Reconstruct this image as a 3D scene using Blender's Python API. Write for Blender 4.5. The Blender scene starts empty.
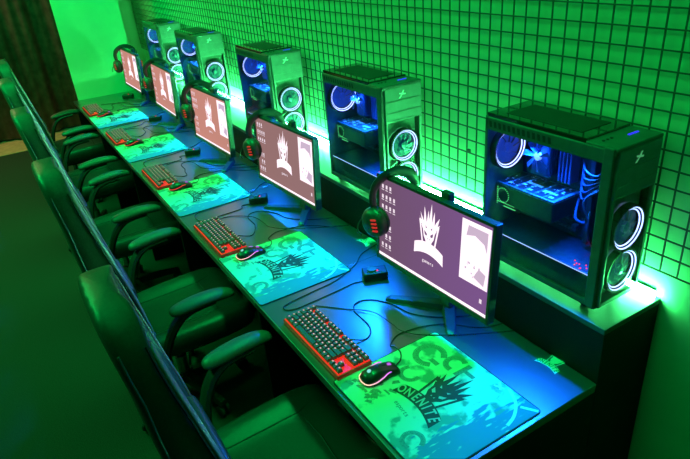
import bpy, bmesh, math, random
from mathutils import Vector, Matrix
random.seed(7)
C = bpy.context.scene.collection
PI = math.pi
DZ = 0.75                      # desk height
P = 1.0169                     # station pitch
N = 5

# ------------------------------------------------------------------ materials
def mat(name, col, rough=0.5, metal=0.0, emit=None, strength=0.0, noise=0.0, nscale=60.0, bump=0.0, spec=0.5, coat=0.0):
    m = bpy.data.materials.new(name); m.use_nodes = True
    nt = m.node_tree; b = nt.nodes['Principled BSDF']
    b.inputs['Base Color'].default_value = (*col, 1)
    b.inputs['Roughness'].default_value = rough
    b.inputs['Metallic'].default_value = metal
    b.inputs['Specular IOR Level'].default_value = spec
    b.inputs['Coat Weight'].default_value = coat; b.inputs['Coat Roughness'].default_value = .32 if coat > .9 else .05; b.inputs['Coat IOR'].default_value = 1.9 if coat > .9 else 1.5
    if emit:
        b.inputs['Emission Color'].default_value = (*emit, 1)
        b.inputs['Emission Strength'].default_value = strength
    if noise or bump:
        tc = nt.nodes.new('ShaderNodeTexCoord'); nz = nt.nodes.new('ShaderNodeTexNoise')
        nz.inputs['Scale'].default_value = nscale; nz.inputs['Detail'].default_value = 5
        nt.links.new(tc.outputs['Object'], nz.inputs['Vector'])
        if noise:
            cr = nt.nodes.new('ShaderNodeValToRGB')
            cr.color_ramp.elements[0].position = 0.3; cr.color_ramp.elements[1].position = 0.7
            cr.color_ramp.elements[0].color = (*[c * (1 - noise) for c in col], 1)
            cr.color_ramp.elements[1].color = (*[min(1, c * (1 + noise)) for c in col], 1)
            nt.links.new(nz.outputs['Fac'], cr.inputs['Fac']); nt.links.new(cr.outputs['Color'], b.inputs['Base Color'])
        if bump:
            bp = nt.nodes.new('ShaderNodeBump'); bp.inputs['Strength'].default_value = bump; bp.inputs['Distance'].default_value = 0.002
            nt.links.new(nz.outputs['Fac'], bp.inputs['Height']); nt.links.new(bp.outputs['Normal'], b.inputs['Normal'])
    return m

def emis(name, col, s):
    m = bpy.data.materials.new(name); m.use_nodes = True
    nt = m.node_tree; nt.nodes.clear()
    e = nt.nodes.new('ShaderNodeEmission'); o = nt.nodes.new('ShaderNodeOutputMaterial')
    e.inputs['Color'].default_value = (*col, 1); e.inputs['Strength'].default_value = s
    nt.links.new(e.outputs[0], o.inputs[0]); return m

def glass(name, tint, refl=0.1):
    m = bpy.data.materials.new(name); m.use_nodes = True
    nt = m.node_tree; nt.nodes.clear()
    t = nt.nodes.new('ShaderNodeBsdfTransparent'); g = nt.nodes.new('ShaderNodeBsdfGlossy')
    x = nt.nodes.new('ShaderNodeMixShader'); o = nt.nodes.new('ShaderNodeOutputMaterial')
    lw = nt.nodes.new('ShaderNodeLayerWeight'); lw.inputs['Blend'].default_value = .5
    pw = nt.nodes.new('ShaderNodeMath'); pw.operation = 'POWER'; pw.inputs[1].default_value = 4; nt.links.new(lw.outputs['Facing'], pw.inputs[0])
    f = nt.nodes.new('ShaderNodeMath'); f.operation = 'MULTIPLY_ADD'; f.inputs[1].default_value = .5; f.inputs[2].default_value = .03; nt.links.new(pw.outputs[0], f.inputs[0])
    t.inputs['Color'].default_value = (*tint, 1); g.inputs['Roughness'].default_value = 0.05
    nt.links.new(f.outputs[0], x.inputs[0]); nt.links.new(t.outputs[0], x.inputs[1]); nt.links.new(g.outputs[0], x.inputs[2])
    nt.links.new(x.outputs[0], o.inputs[0]); return m

M = {}
M['wall'] = mat('painted_wall', (.40, .68, .46), .6, noise=.04, nscale=6, bump=.1)
M['ceiling'] = mat('dark_ceiling', (.05, .06, .05), .9, noise=.1)
M['carpet'] = mat('carpet', (.017, .026, .019), .95, noise=.35, nscale=180, bump=.6)
M['wood_floor'] = mat('wood_floor', (.62, .34, .2), .5, noise=.15, nscale=14)
M['curtain'] = mat('black_curtain', (.075, .06, .045), .85, noise=.4, nscale=12)
M['desk'] = mat('black_laminate', (.045, .045, .055), .30, noise=.06, nscale=30, spec=1.0, coat=1.0)
M['desk_side'] = mat('black_side_board', (.006, .008, .007), .6, noise=.2, nscale=30, spec=.2)
M['shelf_top'] = mat('grey_shelf_board', (.06, .07, .06), .4, noise=.08, nscale=30)
M['wire'] = mat('grid_wire', (.10, .11, .10), .4, metal=.3, noise=.1)
M['led_green'] = emis('green_led', (.065, 1.0, .24), 540)
M['case'] = mat('black_case_steel', (.085, .095, .09), .34, metal=.15, noise=.15, nscale=40)
M['case_front'] = mat('front_panel_plastic', (.20, .22, .21), .3, noise=.08, nscale=40)
M['case_dark'] = mat('dark_plastic', (.012, .012, .014), .4, noise=.2)
M['case_gloss'] = mat('gloss_black_lid', (.01, .012, .012), .08, noise=.1, coat=.6)
M['inner'] = mat('case_inner', (.022, .03, .05), .5, noise=.3, nscale=70)
M['board'] = mat('circuit_board', (.018, .03, .06), .4, noise=.8, nscale=90)
M['gpu'] = mat('graphics_card_shroud', (.10, .125, .17), .35, noise=.7, nscale=110)
M['gpu_side'] = mat('graphics_card_side', (.01, .03, .015), .3, noise=.3)
M['glass'] = glass('tinted_side_glass', (.78, .82, .9))
M['fan_blade'] = mat('fan_blade', (.05, .09, .2), .4, emit=(.03, .12, 1), strength=.22, noise=.1)
M['front_blade'] = mat('front_fan_blade', (.06, .10, .16), .4, emit=(.0, .12, .3), strength=.12, noise=.1)
M['ring'] = emis('ring_light', (.36, .45, 1.0), 4.0)
M['blue_led'] = emis('blue_led', (.03, .13, 1.0), 26)
M['blue_line'] = emis('pale_blue_edge', (.35, .5, 1), 1.6)
M['blue_dim'] = mat('blue_lit_sleeve', (.04, .07, .16), .4, emit=(.05, .15, .8), strength=.02, noise=.2)
M['sleeve'] = mat('cable_sleeve', (.018, .03, .07), .45, noise=.2)
M['white_hub'] = mat('pale_hub', (.8, .85, .9), .4, emit=(.55, .75, 1), strength=.5, noise=.02)
M['green_dot'] = emis('green_indicator', (.1, .9, .25), 1.0)
M['red_dot'] = emis('red_indicator', (1, .03, .06), 2.5)
M['mark'] = mat('pale_mark', (.75, .8, .75), .4, emit=(.2, .9, .4), strength=.25, noise=.02)
M['digits'] = emis('blue_display', (.03, .03, 1), 1.6)
M['bezel'] = mat('monitor_plastic', (.03, .035, .034), .35, noise=.15)
M['stand'] = mat('stand_plastic', (.07, .08, .085), .4, noise=.1)
def screen_mat(name, c0, c1, s):
    m = bpy.data.materials.new(name); m.use_nodes = True
    nt = m.node_tree; nt.nodes.clear()
    tc = nt.nodes.new('ShaderNodeTexCoord'); sp = nt.nodes.new('ShaderNodeSeparateXYZ')
    nz = nt.nodes.new('ShaderNodeTexNoise'); nz.inputs['Scale'].default_value = 5
    ad = nt.nodes.new('ShaderNodeMath'); ad.operation = 'MULTIPLY_ADD'; ad.inputs[1].default_value = 1.5; ad.inputs[2].default_value = .42
    a2 = nt.nodes.new('ShaderNodeMath'); a2.operation = 'MULTIPLY_ADD'; a2.inputs[1].default_value = .3
    cr = nt.nodes.new('ShaderNodeValToRGB'); e = nt.nodes.new('ShaderNodeEmission'); o = nt.nodes.new('ShaderNodeOutputMaterial')
    cr.color_ramp.elements[0].color = (*c0, 1); cr.color_ramp.elements[1].color = (*c1, 1)
    L = nt.links.new
    L(tc.outputs['Object'], sp.inputs[0]); L(tc.outputs['Object'], nz.inputs['Vector'])
    L(sp.outputs['X'], ad.inputs[0]); L(nz.outputs['Fac'], a2.inputs[0]); L(ad.outputs[0], a2.inputs[2])
    L(a2.outputs[0], cr.inputs['Fac']); L(cr.outputs['Color'], e.inputs['Color']); e.inputs['Strength'].default_value = s
    L(e.outputs[0], o.inputs[0]); return m
M['screen0'] = screen_mat('violet_screen', (.15, .085, .115), (.20, .09, .27), 1.0)  # same wallpaper on all; viewing-angle tint put into each screen colour
M['screen1'] = screen_mat('brown_screen', (.31, .165, .155), (.30, .165, .17), 1.0)
M['screen2'] = screen_mat('pink_screen', (.60, .25, .20), (.55, .25, .20), 1.0)
M['scr_white'] = emis('screen_white', (1, .84, .92), 1.25)
M['scr_icon'] = emis('screen_icon', (.95, .8, .9), .95)
M['scr_photo'] = emis('screen_photo', (.62, .47, .62), 1)
M['scr_photo_b'] = emis('screen_photo_pale', (.95, .85, .95), 1.0)
M['rubber'] = mat('black_rubber', (.02, .022, .022), .6, noise=.2)
M['ear'] = mat('headset_plastic', (.03, .04, .04), .35, noise=.15)
M['red_glow'] = mat('red_lit_plastic', (.5, .02, .02), .4, emit=(1, .02, .035), strength=.5, noise=.05)
M['kb_case'] = mat('keyboard_case', (.12, .004, .004), .4, emit=(1, .01, .012), strength=.06, noise=.1)  # red backlight spill painted into the case colour and a faint glow
M['kb_plate'] = mat('red_key_plate', (.4, .005, .005), .4, emit=(1, .008, .012), strength=.85, noise=.1)
M['key'] = mat('black_keycap', (.09, .085, .10), .35, noise=.1)
M['legend'] = emis('lit_legend', (1, .55, .55), .9)
M['mouse'] = mat('mouse_shell', (.018, .02, .02), .3, noise=.1)
def strip_mat():
    m = bpy.data.materials.new('mouse_strip_light'); m.use_nodes = True
    nt = m.node_tree; nt.nodes.clear()
    tc = nt.nodes.new('ShaderNodeTexCoord'); sp = nt.nodes.new('ShaderNodeSeparateXYZ')
    mr = nt.nodes.new('ShaderNodeMapRange'); mr.inputs[1].default_value = -.06; mr.inputs[2].default_value = .03
    cr = nt.nodes.new('ShaderNodeValToRGB'); e = nt.nodes.new('ShaderNodeEmission'); o = nt.nodes.new('ShaderNodeOutputMaterial')
    cr.color_ramp.elements[0].color = (1, .62, .4, 1); cr.color_ramp.elements[1].color = (.55, .08, .9, 1)
    L = nt.links.new
    L(tc.outputs['Object'], sp.inputs[0]); L(sp.outputs['Y'], mr.inputs[0]); L(mr.outputs[0], cr.inputs[0]); L(cr.outputs[0], e.inputs[0])
    e.inputs[1].default_value = 1.5; L(e.outputs[0], o.inputs[0]); return m
M['mouse_strip'] = strip_mat()
M['mouse_strip_red'] = emis('mouse_strip_red', (1, .06, .05), 1.0)
M['mouse_logo'] = emis('mouse_logo_light', (.25, .9, .75), .9)
M['violet'] = emis('violet_light', (.6, .15, .9), .9)
M['print_black'] = mat('black_print', (.012, .03, .022), .7, noise=.2)
M['print_grey'] = mat('grey_print', (.07, .24, .19), .8, noise=.25, nscale=200)
M['print_pale'] = mat('pale_print', (.55, .80, .85), .8, noise=.05)
M['print_mint'] = mat('mint_print', (.22, .45, .36), .8, noise=.05)
M['pad_edge'] = mat('pad_rubber', (.01, .02, .02), .8, noise=.2)
M['sticker'] = mat('white_sticker', (.8, .85, .85), .5, noise=.03)
M['leather'] = mat('black_leatherette', (.04, .043, .042), .38, noise=.12, nscale=120, bump=.25, spec=.4)
M['leather_side'] = mat('black_leatherette_back', (.065, .075, .066), .42, noise=.12, nscale=120, bump=.25, spec=.35)
M['grey_edge'] = mat('grey_leatherette', (.55, .27, .29), .45, noise=.1, nscale=90, bump=.2)  # pink glow of the monitors put into the wing colour
M['seam'] = mat('seam_thread', (.015, .017, .016), .6, noise=.1)
M['piping'] = mat('grey_piping', (.12, .12, .12), .4, noise=.1)
M['arm_pad'] = mat('arm_pad_rubber', (.075, .088, .08), .42, noise=.12, nscale=100, bump=.1)
M['plastic'] = mat('black_plastic', (.02, .023, .022), .42, noise=.15)
M['chrome'] = mat('steel', (.35, .36, .36), .3, metal=.9, noise=.05)

def pad_material():
    m = bpy.data.materials.new('printed_pad_cloth'); m.use_nodes = True
    nt = m.node_tree; b = nt.nodes['Principled BSDF']; b.inputs['Roughness'].default_value = .75
    b.inputs['Specular IOR Level'].default_value = .2
    L = nt.links.new
    tc = nt.nodes.new('ShaderNodeTexCoord'); sp = nt.nodes.new('ShaderNodeSeparateXYZ'); L(tc.outputs['Object'], sp.inputs[0])
    mp = nt.nodes.new('ShaderNodeMapping'); mp.inputs['Rotation'].default_value = (0, 0, -.25); mp.inputs['Scale'].default_value = (70, 16, 1)
    n1 = nt.nodes.new('ShaderNodeTexNoise'); n1.inputs['Scale'].default_value = 1; n1.inputs['Detail'].default_value = 4
    L(tc.outputs['Object'], mp.inputs[0]); L(mp.outputs[0], n1.inputs['Vector'])
    n2 = nt.nodes.new('ShaderNodeTexNoise'); n2.inputs['Scale'].default_value = 9; n2.inputs['Detail'].default_value = 5
    L(tc.outputs['Object'], n2.inputs['Vector'])
    # splash: x + streaks + blotches
    a = nt.nodes.new('ShaderNodeMath'); a.operation = 'MULTIPLY_ADD'; a.inputs[1].default_value = .30; L(n1.outputs['Fac'], a.inputs[0]); L(sp.outputs['X'], a.inputs[2])
    a2 = nt.nodes.new('ShaderNodeMath'); a2.operation = 'MULTIPLY_ADD'; a2.inputs[1].default_value = .34; L(n2.outputs['Fac'], a2.inputs[0]); L(a.outputs[0], a2.inputs[2])
    r = nt.nodes.new('ShaderNodeValToRGB'); r.color_ramp.elements[0].position = .452; r.color_ramp.elements[1].position = .475
    L(a2.outputs[0], r.inputs[0])
    # grey grunge elsewhere
    r2 = nt.nodes.new('ShaderNodeValToRGB'); r2.color_ramp.elements[0].position = .53; r2.color_ramp.elements[1].position = .60
    n3 = nt.nodes.new('ShaderNodeTexNoise'); n3.inputs['Scale'].default_value = 14; n3.inputs['Detail'].default_value = 6
    L(tc.outputs['Object'], n3.inputs['Vector']); L(n3.outputs['Fac'], r2.inputs[0])
    x1 = nt.nodes.new('ShaderNodeMixRGB'); x1.inputs[1].default_value = (.23, .66, .48, 1); x1.inputs[2].default_value = (.07, .31, .24, 1)
    L(r2.outputs[0], x1.inputs[0])
    x2 = nt.nodes.new('ShaderNodeMixRGB'); x2.inputs[2].default_value = (.05, .24, .34, 1)
    L(r.outputs[0], x2.inputs[0]); L(x1.outputs[0], x2.inputs[1])
    L(x2.outputs[0], b.inputs['Base Color']); return m
M['pad'] = pad_material()

# ------------------------------------------------------------------ mesh builder
class MB:
    def __init__(s): s.v = []; s.f = []
    def add(s, vs, fs, mtx=None):
        o = len(s.v)
        for p in vs:
            p = Vector(p)
            s.v.append(tuple(mtx @ p if mtx else p))
        s.f += [tuple(i + o for i in f) for f in fs]; return s
    def box(s, x0, x1, y0, y1, z0, z1, bev=0.0, mtx=None, seg=2):
        bm = bmesh.new()
        bmesh.ops.create_cube(bm, size=1)
        for v in bm.verts: v.co = ((x0 + x1) / 2 + v.co.x * (x1 - x0), (y0 + y1) / 2 + v.co.y * (y1 - y0), (z0 + z1) / 2 + v.co.z * (z1 - z0))
        if bev: bmesh.ops.bevel(bm, geom=bm.edges[:], offset=bev, segments=seg, affect='EDGES', profile=.5)
        bm.verts.index_update()
        s.add([v.co.copy() for v in bm.verts], [[v.index for v in f.verts] for f in bm.faces], mtx); bm.free(); return s
    def loft(s, rings, close=True, cap=True, mtx=None):
        n = len(rings[0]); vs = [p for r in rings for p in r]; fs = []
        for i in range(len(rings) - 1):
            for j in range(n if close else n - 1):
                k = (j + 1) % n
                fs.append((i * n + j, i * n + k, (i + 1) * n + k, (i + 1) * n + j))
        if cap and close:
            fs.append(tuple(range(n))[::-1]); fs.append(tuple((len(rings) - 1) * n + j for j in range(n)))
        return s.add(vs, fs, mtx)
    def tube(s, path, r, seg=8, closed=False, sx=1.0, mtx=None):
        path = [Vector(p) for p in path]; n = len(path); rings = []
        rr = r if isinstance(r, (list, tuple)) else [r] * n
        prev = None
        for i, p in enumerate(path):
            a = path[(i - 1) % n] if (closed or i > 0) else p; b = path[(i + 1) % n] if (closed or i < n - 1) else p
            t = (b - a).normalized()
            if prev is None:
                up = Vector((0, 0, 1)) if abs(t.z) < .9 else Vector((1, 0, 0))
                nn = (up - t * up.dot(t)).normalized()
            else: nn = (prev - t * prev.dot(t)).normalized()
            prev = nn; bb = t.cross(nn)
            rings.append([p + nn * math.cos(2 * PI * k / seg) * rr[i] + bb * math.sin(2 * PI * k / seg) * rr[i] * sx for k in range(seg)])
        if closed: rings.append(rings[0])
        return s.loft(rings, cap=not closed, mtx=mtx)
    def lathe(s, prof, seg=20, mtx=None):     # profile of (radius, z)
        return s.loft([[(r * math.cos(2 * PI * k / seg), r * math.sin(2 * PI * k / seg), z) for k in range(seg)] for r, z in prof], mtx=mtx)
    def flat(s, pts, z=0.0, mtx=None):
        return s.add([(p[0], p[1], z) for p in pts], [tuple(range(len(pts)))], mtx)
    def prism(s, pts, z0, z1, mtx=None):
        return s.loft([[(x, y, z0) for x, y in pts], [(x, y, z1) for x, y in pts]], mtx=mtx)
    def build(s, name, m, parent=None, smooth=False, sub=0, angle=None):
        me = bpy.data.meshes.new(name); me.from_pydata(s.v, [], s.f); me.update()
        bm = bmesh.new(); bm.from_mesh(me); bmesh.ops.recalc_face_normals(bm, faces=bm.faces[:]); bm.to_mesh(me); bm.free()
        me.materials.append(m)
        o = bpy.data.objects.new(name, me); C.objects.link(o)
        if parent: o.parent = parent
        if smooth or sub:
            for p in me.polygons: p.use_smooth = True
            if angle is None: angle = 40
            if not sub:
                me.set_sharp_from_angle(angle=math.radians(angle))
        if sub:
            md = o.modifiers.new('smooth', 'SUBSURF'); md.levels = sub; md.render_levels = sub
        return o

def tag(o, label, cat, group=None):
    o['label'] = label; o['category'] = cat
    if group: o['group'] = group
    return o
def thing(name, label, cat, loc=(0, 0, 0), rz=0.0, group=None):
    o = bpy.data.objects.new(name, None); C.objects.link(o); o.empty_display_size = .05
    o.location = loc; o.rotation_euler = (0, 0, rz)
    return tag(o, label, cat, group)
def struct(o): o['kind'] = 'structure'; return o
def dup(root, loc, rz=None, label=None):
    r = root.copy(); C.objects.link(r); r.location = loc
    if rz is not None: r.rotation_euler = (0, 0, rz)
    if label: r['label'] = label
    for ch in list(root.children):
        c = ch.copy(); C.objects.link(c); c.parent = r
        for g in list(ch.children):
            d = g.copy(); C.objects.link(d); d.parent = c
    return r
def T(x=0, y=0, z=0): return Matrix.Translation((x, y, z))
def R(a, ax): return Matrix.Rotation(a, 4, ax)
def smooth_path(pts, n=6):
    pts = [Vector(p) for p in pts]; out = []
    for i in range(len(pts) - 1):
        p0 = pts[max(i - 1, 0)]; p1 = pts[i]; p2 = pts[i + 1]; p3 = pts[min(i + 2, len(pts) - 1)]
        for k in range(n):
            t = k / n
            out.append(.5 * ((2 * p1) + (p2 - p0) * t + (2 * p0 - 5 * p1 + 4 * p2 - p3) * t * t + (3 * p1 - p0 - 3 * p2 + p3) * t ** 3))
    out.append(pts[-1]); return out

ORD = ['nearest the end panel', 'second from the near end', 'middle of the five', 'fourth from the near end', 'farthest, by the end wall']

# ------------------------------------------------------------------ setting
WY = 1.09
b = MB().box(-9, 3, -4, WY + .3, -.06, 0); struct(b.build('floor', M['carpet']))
b = MB().box(-9, -6.85, -4, WY, 0.0, .004); struct(b.build('trim_1', M['wood_floor']))
b = MB().box(-8, 3, WY, WY + .12, 0, 3.0); struct(b.build('wall_back', M['wall']))
b = MB().box(-5.37, -5.35, .262, .83, 0, 3.0); struct(b.build('wall_left', M['wall']))
b = MB().box(-6.05, -5.93, .5, WY, 0, 3.0); struct(b.build('wall_end', M['wall']))
b = MB().box(-9, 3, -4, WY + .12, 3.0, 3.08); struct(b.build('ceiling', M['ceiling']))

# black curtain / dark panels beyond the chairs
pts = []
yy = -3.0
while yy < 1.05:
    pts.append((-7.42 + .035 * math.sin(yy * 17) + .02 * math.sin(yy * 43 + 1), yy)); yy += .012
vs = [(x, y, z) for z in (.03, 2.98) for x, y in pts]; n = len(pts)
b = MB().add(vs, [(i, i + 1, n + i + 1, n + i) for i in range(n - 1)])
cur = b.build('curtain', M['curtain'], smooth=True); tag(cur, 'dark black-brown curtain hanging beyond the far end of the chair row', 'curtain')
md = cur.modifiers.new('thick', 'SOLIDIFY'); md.thickness = .006

# wire grids on the wall
def grid_panel(x0, x1, z0, z1, label):
    g = thing('wall_grid', label, 'wire grid', (x0, WY - .015, z0), 0, 'black wire grids on the back wall')
    b = MB(); r = .0019
    nz = int(round((z1 - z0) / .05)); nx = int(round((x1 - x0) / .05))
    for i in range(nx + 1): b.box(i * .05 - r, i * .05 + r, -r, r, 0, nz * .05)
    b.build('upright_wires', M['wire'], g)
    b = MB()
    for j in range(nz + 1): b.box(0, nx * .05, -r * 3, -r, j * .05 - r, j * .05 + r)
    b.build('cross_wires', M['wire'], g)
    b = MB()
    for i in (2, nx // 2, nx - 2):
        for j in (3, nz - 4): b.box(i * .05 - .006, i * .05 + .006, r, .015, j * .05 - .006, j * .05 + .006)
    b.build('wall_clips', M['wire'], g); return g
ZG = DZ + .283
grid_panel(-2.67, .83, ZG, 2.933, 'black wire grid on the wall behind the two nearest computers')
grid_panel(-5.92, -2.675, ZG + .02, 2.933, 'black wire grid on the wall behind the three far computers')

# ------------------------------------------------------------------ logo pieces (unit: banner width 1)
def logo_parts():
    base = MB(); n = 14
    arc = lambda t: .13 * (1 - (2 * t) ** 2)
    lo = [(t, arc(t)) for t in [-.5 + i / n for i in range(n + 1)]]
    for i in range(n):
        (a, ya), (c, yc) = lo[i], lo[i + 1]
        base.add([(a, ya, 0), (c, yc, 0), (c * .97, yc + .29, 0), (a * .97, ya + .29, 0)], [(0, 1, 2, 3)])
    fr = [(-.23, .36), (.23, .36), (.34, .92), (-.34, .92)]
    inn = [(-.185, .36), (.185, .36), (.28, .86), (-.28, .86)]
    for i in (1, 2, 3):
        j = (i + 1) % 4
        base.add([(*fr[i], 0), (*fr[j], 0), (*inn[j], 0), (*inn[i], 0)], [(0, 1, 2, 3)])
    skull = [(-.07, .36), (.07, .36), (.11, .46), (.17, .55), (.2, .7), (.26, .8), (.2, .86), (.0, .9), (-.2, .86), (-.26, .8), (-.2, .7), (-.17, .55), (-.11, .46)]
    base.flat(skull, .0008)
    for bx, tx, ty, w in [(-.2, -.30, 1.10, .055), (-.13, -.17, 1.28, .06), (-.04, -.03, 1.22, .055), (.04, .07, 1.40, .06), (.13, .17, 1.24, .055), (.2, .34, 1.14, .055), (.23, .36, .98, .04), (-.24, -.33, .98, .04)]:
        base.flat([(bx - w, .82), (bx + w, .82), (bx + w * .6 + (tx - bx) * .5, .82 + (ty - .82) * .55), (tx, ty), (bx - w * .5 + (tx - bx) * .35, .82 + (ty - .82) * .5)], .0008)
    eyes = MB()
    for sx in (-1, 1):
        eyes.flat([(sx * .05, .62), (sx * .15, .70), (sx * .14, .61), (sx * .08, .57)], .0016)
        eyes.flat([(sx * .02, .50), (sx * .035, .54), (sx * .045, .50)], .0016)
        eyes.flat([(sx * .06, .78), (sx * .12, .83), (sx * .10, .76)], .0016)
    return base, eyes
LOGO, EYES = logo_parts()
_gl = {}
def glyph(ch):
    if ch not in _gl:
        cu = bpy.data.curves.new('tmp', 'FONT'); cu.body = ch; cu.align_x = 'CENTER'; cu.resolution_u = 3; cu.offset = .022
        ob = bpy.data.objects.new('tmp', cu); C.objects.link(ob)
        dg = bpy.context.evaluated_depsgraph_get()
        me = bpy.data.meshes.new_from_object(ob.evaluated_get(dg))
        _gl[ch] = ([v.co.copy() for v in me.vertices], [tuple(p.vertices) for p in me.polygons])
        bpy.data.objects.remove(ob); bpy.data.curves.remove(cu); bpy.data.meshes.remove(me)
    return _gl[ch]
LET = MB()
for i, ch in enumerate('ONENITE'):
    t = [-.40, -.265, -.13, .005, .12, .235, .375][i]
    v, f = glyph(ch)
    y = .13 * (1 - (2 * t) ** 2) + .05; sl = math.atan(-.13 * 8 * t)
    mt = T(t, y, .0016) @ R(sl, 'Z') @ Matrix.Diagonal((.175, .29, 1, 1))
    LET.add(v, f, mt)
def text_mb(word, size, step):
    mb = MB()
    for i, ch in enumerate(word):
        v, f = glyph(ch); mb.add(v, f, T((i - (len(word) - 1) / 2) * step, 0, 0) @ Matrix.Scale(size, 4))
    return mb
def place(src, mtx):
    mb = MB(); mb.add(src.v, src.f, mtx); return mb

# ------------------------------------------------------------------ desks (one per station, joined in a row)
DX1 = -.108
def desk(k):
    x1 = DX1 - k * P; x0 = x1 - P + (.002 if k < N - 1 else -.165)
    w = x0 - x1
    g = thing('gaming_desk', 'black gaming desk top with printed pad and keyboard on it, ' + ORD[k], 'desk', (x1, 0, 0), 0, 'row of black gaming desks')
    MB().box(w, 0, .216, .836, DZ - .03, DZ, .002).build('desktop', M['desk'], g)
    MB().box(-.02, 0, .225, .836, 0, DZ - .03).build('side_panel', M['desk_side'], g)
    if k == N - 1: MB().box(w, w + .02, .225, .836, 0, DZ - .03).build('side_panel', M['desk_side'], g)
    g = thing('raised_shelf', 'black raised shelf unit carrying a computer behind the desk, ' + ORD[k], 'shelf', (x1, 0, 0), 0, 'raised shelf units along the wall')
    MB().box(w, 0, .838, .856, 0, DZ + .17, 0).build('front_board', M['desk_side'], g)
    MB().box(w, 0, .838, WY - .002, DZ + .17, DZ + .188, .002).build('shelf_top', M['shelf_top'], g)
    MB().box(-.02, 0, .856, WY - .005, 0, DZ + .17).build('side_panel', M['desk_side'], g)
for k in range(N): desk(k)
# green led strip on the shelf against the wall
led = thing('led_strip', 'green LED strip light running along the wall behind the computers', 'LED strip', (0, 0, 0))
MB().box(-4.75, -.125, WY - .013, WY - .001, DZ + .189, DZ + .212).build('strip_back', M['case_dark'], led)
MB().box(-4.73, -.12, WY - .021, WY - .0135, DZ + .190, DZ + .211).build('lit_tape', M['led_green'], led)

# desk stickers
def sticker():
    g = thing('logo_sticker', '', 'sticker', (0, 0, 0), 0, 'white logo stickers on the desks')
    place(LOGO, Matrix.Scale(.078, 4)).build('printed_logo', M['sticker'], g)
    place(LET, Matrix.Scale(.078, 4)).build('lettering', M['print_grey'], g)
    return g
s0 = sticker()
for k in range(N):
    s = s0 if k == 0 else dup(s0, (0, 0, 0))
    s.location = (-.243 - k * (P - .01), .775, DZ + .0004)
    s.rotation_euler = (0, 0, 0)
    s['label'] = 'white logo sticker on the desk beside the monitor, ' + ORD[k]

# ------------------------------------------------------------------ computers
def ring_mb(r0, r1, t, seg=40):
    mb = MB(); o = []
    for k in range(seg + 1):
        a = 2 * PI * k / seg; c, s = math.cos(a), math.sin(a)
        o.append([(r0 * c, r0 * s, 0), (r1 * c, r1 * s, 0), (r1 * c, r1 * s, t), (r0 * c, r0 * s, t)])
    return mb.loft(o, cap=False)
def fan(parent, mtx, rad, bladem, ringm, double=False):
    fr = MB().add(*[place(ring_mb(rad, rad + .006, .022), mtx).v, ring_mb(rad, rad + .006, .022).f])
    fo = fr.build('fan', M['case_dark'], parent, smooth=True)
    if double:
        def cone(t0, t1):
            o = []
            for k in range(49):
                an = 2 * PI * k / 48; o.append([((rad - .011 * t) * math.cos(an), (rad - .011 * t) * math.sin(an), .0215 - .009 * t) for t in (t0, t1)])
            return MB().loft(o, close=False, cap=False)
        place(cone(0, .28), mtx).build('ring_light', ringm, fo); place(cone(.62, .88), mtx).build('inner_ring_light', ringm, fo)
    else:
        place(ring_mb(rad - .005, rad - .001, .012), mtx @ T(0, 0, .012)).build('ring_light', ringm, fo)
    bl = MB()
    for i in range(9):
        a = 2 * PI * i / 9
        pts = []
        for rr, da, z in [(.014, 0, .004), (.03, .12, .004), (rad - .012, .3, .005), (rad - .012, .95, .011), (.03, .80, .010), (.014, .62, .009)]:
            pts.append((rr * math.cos(a + da), rr * math.sin(a + da), z))
        bl.add(pts, [(0, 1, 4, 5), (1, 2, 3, 4)])
    place(bl, mtx).build('fan_blades', bladem, fo)
    place(MB().lathe([(0.001, 0), (.016, 0), (.016, .015), (.012, .018), (.001, .018)]), mtx).build('fan_hub', bladem, fo, smooth=True)
    return fo
CL, CW, CH = .448, .186, .496
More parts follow.
